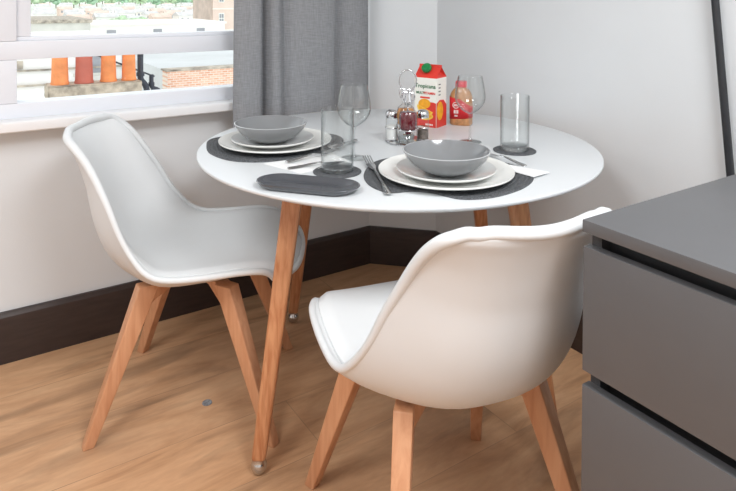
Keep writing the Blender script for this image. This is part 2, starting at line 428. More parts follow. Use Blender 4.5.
# curtain
bm = bmesh.new()
keys = [(0.856, 2.222), (0.872, 2.196), (0.91, 2.186), (0.945, 2.192), (0.962, 2.226), (0.972, 2.240), (0.982, 2.222), (0.996, 2.192), (1.02, 2.186), (1.045, 2.204),
        (1.062, 2.214), (1.09, 2.192), (1.14, 2.180), (1.20, 2.180), (1.255, 2.186), (1.285, 2.204), (1.298, 2.240), (1.312, 2.252), (1.345, 2.240), (1.40, 2.232), (1.445, 2.240), (1.473, 2.258)]
prof = cr(keys, 6)
nz = 40; rows = []
for j in range(nz + 1):
    u = j / nz; z = 0.60 + u * 1.75
    row = []
    for i, (x, y) in enumerate(prof):
        s = i / (len(prof) - 1)
        sway = 0.010 * math.sin(7 * s + 2.2 * u) * (1 - u) - 0.012 * (1 - u) ** 3 * (s < 0.08)
        squeeze = 1 - 0.05 * u
        row.append(bm.verts.new((0.868 + (x - 0.856) * (1 - .012 * u) + sway * .6, 2.222 + (y - 2.222) * (1.12 - .3 * u) + 0.005 * math.sin(11 * s + 5 * u), z)))
    rows.append(row)
for a, b in zip(rows[:-1], rows[1:]):
    for i in range(len(a) - 1): bm.faces.new((a[i], a[i + 1], b[i + 1], b[i]))
cur = obj('curtain', bm, M['cloth'], recalc=True, angle=80)
md = cur.modifiers.new('thick', 'SOLIDIFY'); md.thickness = 0.003; md.offset = 0
tag(cur, 'grey linen curtain hanging in folds beside the window', 'curtain')

# ------------------------------------------------------------------ table
TX, TY, TZ = 1.137, 1.559, 0.75
tab = thing('round_dining_table', 'round white table with splayed wooden legs set for two', 'table', (TX, TY, 0))
R = 0.598; th = 0.022
prof = [(0, TZ - th), (R - .035, TZ - th), (R - .030, TZ - th + .001), (R - .002, TZ - .0085), (R, TZ - .0065), (R, TZ - .002), (R - .001, TZ - .0006), (R - .003, TZ), (R * .6, TZ), (0, TZ)]
obj('tabletop', lathe(prof, 128), M['white_top'], tab, angle=50)
feet = [(.633, 1.452), (1.036, 2.066), (1.64, 1.665), (1.270, 1.052)]
for fx, fy in feet:
    d = Vector((fx - TX, fy - TY, 0)); rr = d.length; d.normalize()
    top = d * 0.40; ft = d * rr
    bm = bmesh.new()
    p1 = Vector((ft.x, ft.y, .036)); p0 = Vector((top.x, top.y, TZ - th))
    diag = (d + Vector((-d.y, d.x, 0))).normalized()
    add_taper(bm, p1, p0, (.036, .036), (.052, .052), diag, .009)
    lg = obj('leg', bm, M['oak'], tab)
    bm = lathe([(0, 0), (.008, 0), (.016, .005), (.020, .014), (.0205, .020), (.018, .028), (.015, .034), (.015, .040), (0, .040)], 32, (ft.x, ft.y, 0))
    gl = obj('glide', bm, M['glide'], lg); gl['label'] = 'round chrome ball glide'
# metal mounting plates joining legs to the top
for fx, fy in feet:
    d = Vector((fx - TX, fy - TY, 0)).normalized() * .375
    obj('mounting_plate', box(d.x - .03, d.x + .03, d.y - .03, d.y + .03, TZ - th - .004, TZ - th, .001), M['black'], tab)

# ------------------------------------------------------------------ chairs
ST = [  # d (forward), z, half width, edge forward shift, edge lift
    (.300, .432, .172, -.030, .004), (.280, .433, .210, -.026, -.004), (.232, .455, .228, -.008, .013), (.148, .456, .256, .007, .024), (.045, .440, .267, .004, .030),
    (-.061, .426, .266, -.003, .042), (-.147, .438, .248, .024, .077), (-.214, .472, .232, .050, .101), (-.264, .541, .218, .070, .092), (-.300, .630, .202, .075, .056),
    (-.329, .718, .190, .070, .026), (-.349, .768, .180, .056, .014), (-.362, .794, .168, .043, .009), (-.367, .805, .150, .035, .004), (-.369, .810, .124, .027, .000)]
NV = 5; NU = 28
stations = cr(ST, NV)
def shell_pt(s, u):
    d, z, w, de, ze = s
    a = abs(u); k = a ** 2.6
    return Vector((w * (u if a < 1 else math.copysign(1, u)), d + de * k, z + ze * k))
def grid_faces(bm, G):
    for a, b in zip(G[:-1], G[1:]):
        for i in range(len(a) - 1): bm.faces.new((a[i], a[i + 1], b[i + 1], b[i]))
def shell_normals(P):
    n = len(P); m = len(P[0]); out = []
    for i in range(n):
        row = []
        for j in range(m):
            a = P[min(i + 1, n - 1)][j] - P[max(i - 1, 0)][j]; b = P[i][min(j + 1, m - 1)] - P[i][max(j - 1, 0)]
            nn = b.cross(a); nn.normalize(); row.append(nn)    # towards the sitter
        out.append(row)
    # make them point up on the seat
    if out[n // 4][m // 2].z < 0: out = [[-q for q in r] for r in out]
    return out
def make_chair(label, loc, rz, group):
    root = thing('dining_chair', label, 'chair', loc, rz, group)
    P = [[shell_pt(s, -1 + 2 * j / NU) for j in range(NU + 1)] for s in stations]
    n = len(P); T = 0.010
    # round the two upper corners: relax the edge of the back
    idx = [(i, NU) for i in range(n)] + [(n - 1, j) for j in range(NU - 1, 0, -1)] + [(i, 0) for i in range(n - 1, -1, -1)]
    for _ in range(14):
        q = [P[i][j].copy() for i, j in idx]
        for k in range(1, len(idx) - 1):
            i, j = idx[k]
            w_ = max(0, min(1, (q[k].z - .62) / .12))
            P[i][j] = q[k].lerp((q[k - 1] + q[k + 1]) / 2, .5 * w_)
    for _ in range(3):
        Q = [[v.copy() for v in r] for r in P]
        for i in range(n - 9, n - 1):
            for j in range(1, NU): P[i][j] = (Q[i - 1][j] + Q[i + 1][j] + Q[i][j - 1] + Q[i][j + 1]) / 4
    Nn = shell_normals(P)
    bm = bmesh.new()
    A = [[bm.verts.new(p) for p in r] for r in P]
    def depth(i, j):      # the moulded shell is deeper under the seat
        u = -1 + 2 * j / NU; s = i / (n - 1)
        belly = max(0, 1 - ((s - .36) / .30) ** 2) * (1 - abs(u) ** 3)
        return T + .034 * belly
    B = [[bm.verts.new(P[i][j] - Nn[i][j] * depth(i, j)) for j in range(NU + 1)] for i in range(n)]
    grid_faces(bm, A); grid_faces(bm, [r[::-1] for r in B])
    def strip(a, b):
        for k in range(len(a) - 1): bm.faces.new((a[k], b[k], b[k + 1], a[k + 1]))
    strip(A[0], B[0]); strip(B[-1], A[-1]); strip([r[0] for r in B], [r[0] for r in A]); strip([r[-1] for r in A], [r[-1] for r in B])
    bmesh.ops.recalc_face_normals(bm, faces=bm.faces)
    # rolled lip along the whole edge
    loop = [P[0][j] for j in range(NU + 1)] + [P[i][NU] for i in range(1, n)] + [P[-1][j] for j in range(NU - 1, -1, -1)] + [P[i][0] for i in range(n - 2, 0, -1)]
    ln = [Nn[0][j] for j in range(NU + 1)] + [Nn[i][NU] for i in range(1, n)] + [Nn[-1][j] for j in range(NU - 1, -1, -1)] + [Nn[i][0] for i in range(n - 2, 0, -1)]
    path = [p - q * (T * .5) for p, q in zip(loop, ln)]; LP = len(path); cen = sum(path, Vector()) / LP
    for _ in range(3):
        path = [(path[i - 1] + path[i] * 2 + path[(i + 1) % len(path)]) / 4 for i in range(len(path))]
    add_tube(bm, path, [.0085 + .0035 * max(0, min(1, (q.z - .55) / .2)) for q in path], 10, True)
    obj('seat_shell', bm, M['shell'], root, angle=60)
    # cushion glued into the shell
    bm = bmesh.new(); i0, i1 = 2, n - 7
    top, bot = [], []
    K = i1 - i0
    for i in range(i0, i1 + 1):
        t = (i - i0) / K; rt, rb = [], []
        for j in range(NU + 1):
            u = (-1 + 2 * j / NU) * .93
            p = P[i][j].lerp(P[i][NU // 2], .06)
            jj = j; nn = Nn[i][jj]
            e = min(1, (1 - abs(u) / .93) * 9) * min(1, t * 14) * min(1, (1 - t) * 3)
            e = math.sin(e * PI / 2)
            rt.append(bm.verts.new(p + nn * (.002 + .011 * e))); rb.append(bm.verts.new(p - nn * .002))
        top.append(rt); bot.append(rb)
    grid_faces(bm, top); grid_faces(bm, [r[::-1] for r in bot])
    strip(top[0], bot[0]); strip(bot[-1], top[-1]); strip([r[0] for r in bot], [r[0] for r in top]); strip([r[-1] for r in top], [r[-1] for r in bot])
    pd = obj('seat_pad', bm, M['pad'], root, angle=60); pd['label'] = 'soft white padding inside the shell'
    # legs: angular beech legs with a bracket arm under the shell
    for sx, sy in ((-1, 1), (1, 1), (1, -1), (-1, -1)):
        ft = Vector((sx * (.2315 if sy > 0 else .228), .2375 if sy > 0 else -.252, 0)); tp = Vector((sx * (.155 if sy > 0 else .146), .100 if sy > 0 else -.118, .400))
        rad = Vector((ft.x - tp.x, ft.y - tp.y, 0)).normalized()
        bm = bmesh.new()
        add_taper(bm, ft, tp, (.029, .028), (.056, .040), rad, .003)
        lg = obj('leg', bm, M['beech'], root)
    for a, b in (((-1, 1), (1, -1)), ((1, 1), (-1, -1))):
        pa = Vector((a[0] * (.155 if a[1] > 0 else .146), .100 if a[1] > 0 else -.118, .388)); pb = Vector((b[0] * (.155 if b[1] > 0 else .146), .100 if b[1] > 0 else -.118, .388))
        ax = (pb - pa).normalized(); sd = Vector((-ax.y, ax.x, 0)) * .019; L = (pb - pa).length
        bm = bmesh.new()
        pts = [(0, .398), (0, .352), (.03, .362), (.075, .376), (L - .075, .376), (L - .03, .362), (L, .352), (L, .398)]
        F1 = [bm.verts.new((pa.x + ax.x * q + sd.x, pa.y + ax.y * q + sd.y, z)) for q, z in pts]
        F2 = [bm.verts.new((pa.x + ax.x * q - sd.x, pa.y + ax.y * q - sd.y, z)) for q, z in pts]
        for i in range(len(pts)): bm.faces.new((F1[i], F1[(i + 1) % len(pts)], F2[(i + 1) % len(pts)], F2[i]))
        bm.faces.new(F1); bm.faces.new(F2[::-1])
        obj('cross_brace', bm, M['beech'], root, smooth=False)
    return root
ch = make_chair('white moulded chair with wooden legs under the window, facing the table', (.6207, 1.8472, 0), -2.1146, 'white dining chairs')
dup(ch, (.9035, 1.0636, 0), -.2113, 'white moulded chair with its back to the viewer, beside the grey drawer unit', 'white dining chairs')

# ------------------------------------------------------------------ drawer unit
XC, YC, HT = 0.843, 0.648, 0.8428
unit = thing('drawer_unit', 'dark grey chest of drawers in the right foreground', 'chest of drawers', (XC, YC, 0))
L = 0.80; Dp = 0.56
obj('unit_top', box(0, Dp, -L, 0, HT - .0200, HT, .0012, 2), M['grey_unit'], unit)
bm = bmesh.new()
add_box(bm, .020, Dp - .002, -.022, -.004, 0, HT - .0200); add_box(bm, .020, Dp - .002, -L + .004, -L + .022, 0, HT - .0200)
add_box(bm, Dp - .02, Dp - .006, -L + .022, -.022, .02, HT - .0200)
add_box(bm, .045, .06, -L + .022, -.022, 0.0, HT - .0200); add_box(bm, .004, .020, -L + .001, -.001, 0.0, .125)
add_box(bm, .06, Dp - .02, -L + .022, -.022, .03, .045)
obj('carcass', bm, M['grey_dark'], unit, smooth=False)
for za, zb in ((.5977, .7993), (.3725, .5741), (.1475, .3490)):
    bm = box(.002, .020, -L + .001, -.001, za, zb, .0010, 2)
    dr = obj('drawer', bm, M['grey_unit'], unit)
    bm = bmesh.new(); hz = min(.15, zb - za - .04)
    add_box(bm, .020, .032, -L + .03, -.030, za + .02, zb - .035)
    add_box(bm, .032, Dp - .08, -L + .034, -L + .046, za + .025, zb - .06); add_box(bm, .032, Dp - .08, -.046, -.034, za + .025, zb - .06)
    add_box(bm, .032, Dp - .08, -L + .046, -.046, za + .025, za + .032); add_box(bm, Dp - .09, Dp - .08, -L + .046, -.046, za + .032, zb - .06)
    obj('drawer_box', bm, M['grey_dark'], dr, smooth=False)

# leaning pole on the right wall, behind the drawer unit
pole = thing('leaning_pole', 'slim black pole leaning on the right wall behind the grey drawers', 'pole', (1.7, .77, 0))
p0 = Vector((.053, .0303, .03)); p1 = Vector((.053, .2130, 1.85))
obj('shaft', tube([p0.lerp(p1, i / 12) for i in range(13)], .0105, 16), M['black'], pole)
obj('end_cap', lathe([(0, 0), (.014, 0), (.0155, .004), (.0155, .03), (.0125, .035), (0, .035)], 20, (p0.x, p0.y - .0005, 0)), M['black'], pole)

# ------------------------------------------------------------------ table setting
def blob(points, n=8): return cr(points, n, True)
def woven_mat(name, label, pts, c, z0, group):
    """Round-cord mat: the cord runs round and round inside the outline."""
    root_c = Vector((c[0], c[1], 0)); out = blob([(x - c[0], y - c[1]) for x, y in pts], 8)
    K = 17; sub = 4; bm = bmesh.new(); rings = []
    for k in range(K * sub + 1):
        s = 1 - k / (K * sub + .8); ph = (k % sub) / sub
        h = .0016 + .0028 * abs(math.sin(PI * ph)) if k else .001
        rings.append([bm.verts.new((x * s, y * s, h)) for x, y in out])
    n = len(out)
    for a, b in zip(rings[:-1], rings[1:]):
        for i in range(n): bm.faces.new((a[i], a[(i + 1) % n], b[(i + 1) % n], b[i]))
    bm.faces.new(rings[-1])
    base = [bm.verts.new((x, y, 0)) for x, y in out]
    for i in range(n): bm.faces.new((base[i], base[(i + 1) % n], rings[0][(i + 1) % n], rings[0][i]))
    bm.faces.new(base[::-1])
    o = obj(name, bm, M['mat'], angle=80); o.location = (c[0], c[1], z0)
    return tag(o, label, 'placemat', group)
A0 = (.803, 1.722); B0 = (1.018, 1.192)
woven_mat('placemat', 'charcoal woven placemat under the plates near the window',
          [(.606, 1.734), (.632, 1.845), (.672, 1.915), (.76, 1.925), (.88, 1.905), (.985, 1.835), (1.034, 1.737), (.99, 1.645), (.877, 1.578), (.724, 1.564), (.633, 1.622)], A0, TZ, 'placemats')
woven_mat('placemat', 'charcoal woven placemat under the plates nearest the viewer',
          [(.869, 1.334), (.823, 1.241), (.829, 1.168), (.879, 1.148), (.912, 1.110), (.938, 1.042), (1.01, 1.013), (1.114, 1.024), (1.198, 1.066), (1.238, 1.125), (1.245, 1.215), (1.19, 1.325), (1.09, 1.405), (.965, 1.415)], B0, TZ, 'placemats')
MZ = TZ + .0045
def lathe_obj(name, prof, m, loc, label, cat, group, seg=72):
    o = obj(name, lathe(prof, seg), m, angle=50); o.location = loc
    return tag(o, label, cat, group)
def dinner_plate(c, label):
    r = .168
    P = [(0, 0), (r * .60, 0), (r * .62, .002), (r * .95, .0125), (r, .0165), (r * 1.003, .0185), (r, .0205), (r * .96, .0185), (r * .72, .0095), (r * .66, .0075), (0, .0070)]
    return lathe_obj('dinner_plate', P, M['plate'], (c[0], c[1], MZ), label, 'plate', 'dinner plates')
def side_plate(c, label):
    r = .122
    P = [(0, 0), (r * .60, 0), (r * .62, .002), (r * .95, .0135), (r, .0175), (r * 1.003, .019), (r, .0205), (r * .95, .0185), (r * .72, .0095), (r * .66, .0075), (0, .0070)]
    return lathe_obj('side_plate', P, M['side'], (c[0], c[1], MZ + .0072), label, 'plate', 'side plates')
def bowl(c, label):
    r = .107
    P = [(0, .002), (.036, .002), (.037, 0), (.043, 0), (.046, .003), (.064, .009), (.085, .023), (.100, .040), (r, .054), (r + .0005, .0565), (r - .002, .0570), (.0965, .042), (.080, .026), (.058, .0125), (.03, .0085), (0, .008)]
    o = lathe_obj('coupe_bowl', P, M['bowl'], (c[0], c[1], MZ + .0145), label, 'bowl', 'grey bowls')
    rm = obj('bowl_rim_highlight', lathe([(r - .0002, .0553), (r + .0009, .0566), (r - .0006, .0578), (r - .0024, .0574), (r - .0016, .0562)], 72, close=True), M['rim'], o, angle=60)  # added ring, its pale colour stands for the highlight on the lip
    rm['label'] = 'paler grey bowl rim with its highlight painted in'
    return o
dinner_plate(A0, 'large white dinner plate on the placemat near the window')
dinner_plate((1.02, 1.192), 'large white dinner plate on the placemat nearest the viewer')
side_plate((.792, 1.718), 'smaller white plate stacked on the dinner plate near the window')
side_plate((1.012, 1.182), 'smaller white plate stacked on the dinner plate nearest the viewer')
bowl((.786, 1.718), 'shallow grey bowl on top of the plates near the window')
bowl((1.008, 1.176), 'shallow grey bowl on top of the plates nearest the viewer')

# coasters
def coaster(c, label):
    K = 8; P = [(.062, 0), (.0625, .002)]
    for k in range(K * 4 + 1):
        P.append((.062 * (1 - k / (K * 4 + 1)), .0022 + .0016 * abs(math.sin(PI * (k % 4) / 4))))
    P += [(0, .0025)]
    bm = lathe([(0, 0)] + P, 48)
    o = obj('coaster', bm, M['mat'], angle=80); o.location = (c[0], c[1], TZ)
    return tag(o, label, 'coaster', 'round coasters')
GA = (.819, 1.384); GB = (1.374, 1.297)
coaster(GA, 'round charcoal coaster under the tumbler beside the dark tray')
coaster(GB, 'round charcoal coaster under the tumbler at the right of the table')
# tumblers
def tumbler(c, label):
    t = thing('tumbler', label, 'glass', (c[0], c[1], TZ + .0038), 0, 'straight tumblers')
    r = .042; h = .160; w = .0016
    P = [(0, 0), (r - .004, 0), (r - .001, .002), (r, .006), (r, h - .001), (r - w / 2, h), (r - w, h - .001), (r - w, .019), (r - .006, .0145), (0, .0135)]
    obj('glass_wall', lathe(P, 64), M['glass'], t, angle=50)
    P = [(0, .0012), (r - .005, .0012), (r - .0022, .004), (r - .0022, .0135), (r - .006, .0128), (0, .0120)]
    b = obj('glass_base', lathe(P, 64), M['thick'], t, angle=50); b['label'] = 'thick clear glass bottom'
tumbler(GA, 'clear straight tumbler on the coaster beside the dark tray')
tumbler(GB, 'clear straight tumbler on the coaster at the right of the table')
# wine glasses
def wine(c, label):
    t = thing('wine_glass', label, 'glass', (c[0], c[1], TZ), 0, 'stemmed wine glasses')
    Bo = [(.004, .088), (.012, .091), (.026, .100), (.039, .114), (.0465, .131), (.0475, .146), (.0445, .170), (.0395, .197), (.0375, .206)]
    In = [(r - .0013, z + (.0012 if r < .03 else 0)) for r, z in Bo][::-1]
    obj('goblet', lathe([(0, .0872)] + cr(Bo, 3) + [(.0368, .2067)] + cr(In, 3) + [(0, .0892)], 56), M['glass'], t, angle=60)
    obj('stem', lathe([(0, .0035), (.010, .0035), (.0055, .009), (.0038, .02), (.0034, .05), (.0040, .078), (.0065, .088), (0, .0895)], 24), M['thick'], t, angle=60)
    obj('foot', lathe([(0, 0), (.035, 0), (.036, .0008), (.035, .0017), (.018, .0032), (.008, .0052), (0, .0056)], 48), M['glass'], t, angle=60)
wine((.928, 1.478), 'clear wine glass standing behind the tumbler near the dark tray')
wine((1.340, 1.452), 'clear wine glass in front of the juice carton and red-capped bottle')

# oblong tray
bm = bmesh.new()
hl, hw = .072, .049
def capsule(a, b, z, n=14):
    o = []
    for k in range(n + 1):
        t = -PI / 2 + PI * k / n; o.append((a + b * math.cos(t), b * math.sin(t), z))
    for k in range(n + 1):
        t = PI / 2 + PI * k / n; o.append((-a + b * math.cos(t), b * math.sin(t), z))
    return o
levels = [(hl - .014, hw - .014, 0), (hl - .004, hw - .004, .003), (hl, hw, .009), (hl + .003, hw + .003, .0145), (hl + .0026, hw + .0026, .0160), (hl + .001, hw + .001, .0164), (hl - .001, hw - .001, .0158), (hl - .006, hw - .006, .0090), (hl - .012, hw - .012, .0050), (hl - .020, hw - .020, .0038)]
rg = [[bm.verts.new(p) for p in capsule(*l)] for l in levels]
for a, b in zip(rg[:-1], rg[1:]):
    for i in range(len(a)): bm.faces.new((a[i], a[(i + 1) % len(a)], b[(i + 1) % len(a)], b[i]))
bm.faces.new(rg[0][::-1]); bm.faces.new(rg[-1])
tr = obj('serving_tray', bm, M['tray'], angle=60); tr.location = (.688, 1.299, TZ); tr.rotation_euler = (0, 0, math.atan2(-.76, .65))
tag(tr, 'dark grey oblong ceramic tray at the front edge of the table', 'tray')

# cutlery: flat bars with a width and height profile along a line
def blade_strip(bm, prof, th=.0016):
    """prof: list of (s, half width, z)"""
    R = []
    for s, w, z in prof:
        R.append([bm.verts.new((s, w, z)), bm.verts.new((s, w * .5, z + th * .9)), bm.verts.new((s, -w * .5, z + th * .9)), bm.verts.new((s, -w, z)), bm.verts.new((s, 0, z - th * .6 if z > th else z - .0002))])
    for a, b in zip(R[:-1], R[1:]):
        for i in range(5): bm.faces.new((a[i], a[(i + 1) % 5], b[(i + 1) % 5], b[i]))
    bm.faces.new(R[0]); bm.faces.new(R[-1][::-1])
def cutlery(kind, p, q, z, label, group, m='steel'):
    p, q = Vector((p[0], p[1], 0)), Vector((q[0], q[1], 0)); d = q - p; Lh = d.length
    o = thing(kind, label, kind.replace('table_', ''), (p.x, p.y, z), math.atan2(d.y, d.x), group)
    hl_ = Lh * .58
    bm = bmesh.new()
    blade_strip(bm, cr([(0, .004, .001), (.006, .0085, .001), (.03, .0075, .002), (.07, .0045, .005), (hl_ * .85, .003, .006), (hl_, .0032, .006)], 4), .003)
    obj('handle', bm, M[m], o, angle=60)
    bm = bmesh.new(); a = hl_; b = Lh
    if kind == 'fork':
        k = a + (b - a) * .5
        blade_strip(bm, cr([(a - .002, .0032, .0065), (a + .014, .006, .004), (a + (k - a) * .7, .0115, .0025), (k, .0122, .003)], 4), .0016)
        for j in range(4):
            w = -.0095 + j * .00633
            blade = [(k - .001, 1), (k + (b - k) * .5, 1), (b - .004, .8), (b, .4)]
            R_ = []
            for s, f_ in blade:
                zz = .003 + .005 * max(0, (s - k) / (b - k)) ** 1.5
                R_.append([bm.verts.new((s, w + e * .0017 * f_, zz + h_)) for e, h_ in ((-1, 0), (1, 0), (1, .0014), (-1, .0014))])
            for aa, bb in zip(R_[:-1], R_[1:]):
                for i in range(4): bm.faces.new((aa[i], aa[(i + 1) % 4], bb[(i + 1) % 4], bb[i]))
            bm.faces.new(R_[0]); bm.faces.new(R_[-1][::-1])
        obj('fork_head', bm, M[m], o, angle=50)
    elif kind == 'spoon':
        rows = []; c = (a + b) / 2; hw_ = (b - a) / 2
        for i in range(13):
            s = -1 + 2 * i / 12; w = max(.0025, .0205 * math.sqrt(max(0, 1 - s * s)) * (1 + .12 * s)); row = []
            for j in range(9):
                u = -1 + 2 * j / 8
                row.append(bm.verts.new((c + s * hw_, u * w, .0072 - .0062 * (1 - u * u) * max(0, 1 - s * s))))
            rows.append(row)
        grid_faces(bm, rows)
        so = obj('spoon_bowl', bm, M[m], o, angle=70)
        md = so.modifiers.new('thick', 'SOLIDIFY'); md.thickness = .0012; md.offset = 1
    else:
        blade_strip(bm, cr([(a - .002, .0032, .0062), (a + .01, .0085, .003), (a + (b - a) * .5, .0098, .0012), (b - .02, .0085, .001), (b, .002, .001)], 4), .0014)
        obj('blade', bm, M[m], o, angle=50)
    return o
cutlery('fork', (.815, 1.148), (.945, 1.440), TZ + .005, 'steel fork lying on the left edge of the front placemat', 'forks')
cutlery('knife', (1.250, 1.140), (1.262, 1.310), TZ + .0075, 'steel knife lying between the front plate and the right tumbler', 'knives')
cutlery('fork', (.738, 1.516), (.905, 1.540), TZ + .0075, 'slim steel fork on the napkin, further from the tray', 'forks')
cutlery('knife', (.718, 1.466), (.880, 1.448), TZ + .0035, 'slim steel knife on the napkin, next to the tray', 'knives')
cutlery('spoon', (1.040, 1.640), (.905, 1.572), TZ + .0055, 'steel spoon on the rear placemat seen through the tumbler', 'spoons')

# napkins: folded paper, two plies
def napkin(label, pts, z, fold):
    t = bmesh.new()
    for k in range(2):
        ins = .004 * k
        c = (sum(p[0] for p in pts) / len(pts), sum(p[1] for p in pts) / len(pts))
        o = [(c[0] + (x - c[0]) * (1 - .05 * k), c[1] + (y - c[1]) * (1 - .05 * k)) for x, y in pts]
        A = [t.verts.new((x, y, k * .0012)) for x, y in o]; B = [t.verts.new((x, y, k * .0012 + .0012)) for x, y in o]
        n = len(A)
        for i in range(n): t.faces.new((A[i], A[(i + 1) % n], B[(i + 1) % n], B[i]))
        t.faces.new(A[::-1]); t.faces.new(B)
    o = obj('paper_napkin', t, M['napkin'], smooth=False); o.location = (0, 0, z)
    return tag(o, label, 'napkin', 'white napkins')
napkin('white folded paper napkin under the cutlery by the dark tray', [(.690, 1.556), (.730, 1.418), (.900, 1.440), (.900, 1.55)], TZ + .0004, 0)
napkin('white folded paper napkin sticking out from under the front right plate', [(1.227, 1.180), (1.263, 1.072), (1.197, 1.066), (1.190, 1.130)], TZ + .0048, 0)

# ------------------------------------------------------------------ condiment set
cx, cy = 1.178, 1.560
cs = thing('condiment_stand', 'chrome condiment stand with a tall loop handle', 'stand', (cx, cy, TZ), math.radians(-34))
# local x to the right in the picture, y away
spots = {'cruet_a': (.000, -.032), 'cruet_b': (-.004, .036), 'salt': (-.050, -.002), 'pepper': (.048, .004)}
bm = bmesh.new()
add_lathe(bm, [(0, 0), (.067, 0), (.0695, .0015), (.0695, .0035), (.067, .005), (0, .005)], 40)
obj('base_plate', bm, M['chrome'], cs, angle=50)
bm = bmesh.new()
add_tube(bm, [(0, .002, .004), (0, .002, .150)], .0028, 10)
lp = []
for k in range(25):
    a = -PI * .72 + 1.44 * PI * k / 24
    lp.append((.0265 * math.sin(a) * (1 + .08 * math.cos(a)), .002, .190 + .034 * math.cos(a)))
lp = [(0, .002, .149), (-.010, .002, .157)] + lp + [(.010, .002, .157), (0, .002, .149)]
add_tube(bm, cr(lp, 3), .0024, 8)
obj('loop_handle', bm, M['chrome'], cs, angle=60)
for nm, (sx, sy) in spots.items():
    r = .0298 if 'cruet' in nm else .0195
    bm = bmesh.new()
    add_tube(bm, [(sx + r * math.cos(2 * PI * k / 28), sy + r * math.sin(2 * PI * k / 28), .045) for k in range(28)], .0015, 6, True)
    obj('holder_ring', bm, M['chrome'], cs)
Rz = Matrix.Rotation(math.radians(-34), 4, 'Z')
def spot(k): p = Rz @ Vector((spots[k][0], spots[k][1], 0)); return (cx + p.x, cy + p.y, TZ + .005)
def cruet(k, label, liq, mname, fill):
    t = thing('cruet_bottle', label, 'bottle', spot(k), math.radians(-34), 'oil and vinegar bottles')
    P = [(0, 0), (.025, 0), (.0275, .002), (.028, .006), (.028, .086), (.025, .096), (.014, .106), (.0105, .110), (.0105, .122), (0, .122)]
    obj('bottle_glass', lathe(P, 40), M['glass'], t, angle=50)
    P = [(0, .026), (.008, .026), (.010, .032), (.022, .040), (.0262, .046), (.0265, fill - .008), (.0240, fill), (.0220, fill + .002), (0, fill + .002)]
    obj(liq, lathe(P, 40), M[mname], t, angle=50)
    obj('bottle_foot', lathe([(0, .001), (.0262, .001), (.0262, .008), (.016, .024), (0, .025)], 40), M['thick'], t, angle=50)
    bm = lathe([(0, .118), (.0118, .118), (.0125, .121), (.0125, .130), (.0105, .134), (.0095, .146), (.0075, .152), (0, .153)], 32)
    st = obj('stopper', bm, M['chrome'], t, angle=50)
    bm = bmesh.new()
    add_tube(bm, cr([(-.012, 0, .126), (-.019, 0, .132), (-.020, 0, .150), (-.013, 0, .156), (-.004, 0, .153)], 4), .0021, 8)
    add_tube(bm, cr([(.012, 0, .126), (.018, 0, .132), (.019, 0, .146), (.013, 0, .152), (.004, 0, .153)], 4), .0021, 8)
    obj('swing_clip', bm, M['chrome'], st)
cruet('cruet_a', 'glass cruet of dark red vinegar in the front of the condiment stand', 'vinegar', 'vinegar', .092)
cruet('cruet_b', 'glass cruet of amber oil behind the red vinegar cruet', 'oil', 'oil', .092)
def shaker(k, label, mname, part):
    t = thing('shaker', label, 'shaker', spot(k), math.radians(-34), 'salt and pepper shakers')
    obj('shaker_glass', lathe([(0, 0), (.0165, 0), (.018, .002), (.018, .070), (.0165, .076), (0, .076)], 36), M['glass'], t, angle=50)
    obj(part, lathe([(0, .004), (.0165, .004), (.0165, .046 if part == 'salt' else .032), (0, .047 if part == 'salt' else .033)], 32), M[mname], t, angle=50)
    obj('shaker_foot', lathe([(0, -.0002), (.0168, -.0002), (.0185, .001), (.0185, .0045), (.0165, .005), (0, .005)], 32), M['chrome'], t, angle=50)
    obj('shaker_cap', lathe([(.0182, .070), (.0188, .071), (.0188, .083), (.0165, .090), (.009, .095), (0, .0965), (0, .070)], 36), M['chrome'], t, angle=50)
shaker('salt', 'chrome-capped glass shaker at the left of the condiment stand', 'salt', 'salt')
shaker('pepper', 'chrome-capped glass shaker of pepper right of the red vinegar cruet', 'pepper', 'pepper')

# ------------------------------------------------------------------ juice carton
W_, D_ = .088, .074; HB = .172; HG = .207; HF = .216
cd = Vector((.37, -.93)); ang = math.atan2(cd.y, cd.x)
jc = thing('juice_carton', 'white and red juice carton with green cap and fruit picture', 'carton', (1.395, 1.715, TZ), ang)
# local: x along the front face (left to right), -y = front
bm = bmesh.new()
w, d = W_ / 2, D_ / 2
vb = [bm.verts.new(p) for p in ((-w, -d, 0), (w, -d, 0), (w, d, 0), (-w, d, 0))]
vt = [bm.verts.new(p) for p in ((-w, -d, HB), (w, -d, HB), (w, d, HB), (-w, d, HB))]
for i in range(4): bm.faces.new((vb[i], vb[(i + 1) % 4], vt[(i + 1) % 4], vt[i]))
bm.faces.new(vb[::-1]); bm.faces.new(vt)
bmesh.ops.recalc_face_normals(bm, faces=bm.faces)
bmesh.ops.bevel(bm, geom=[e for e in bm.edges if abs(e.verts[0].co.z - e.verts[1].co.z) > .05], offset=.002, segments=2, affect='EDGES')
obj('carton_body', bm, M['carton'], jc, angle=30)
bm = bmesh.new()
g = [(-w, -d, HB), (w, -d, HB), (w, d, HB), (-w, d, HB)]; rl, rr = (-w, 0, HG), (w, 0, HG)
G = [bm.verts.new(p) for p in g]; T1 = [bm.verts.new(p) for p in ((-w, -.002, HG), (w, -.002, HG), (w, .002, HG), (-w, .002, HG))]
T2 = [bm.verts.new(p) for p in ((-w, -.002, HF), (w, -.002, HF), (w, .002, HF), (-w, .002, HF))]
inL, inR = bm.verts.new((-w + .020, 0, HG - .006)), bm.verts.new((w - .020, 0, HG - .006))
bm.faces.new((G[0], G[1], T1[1], T1[0])); bm.faces.new((G[2], G[3], T1[3], T1[2]))
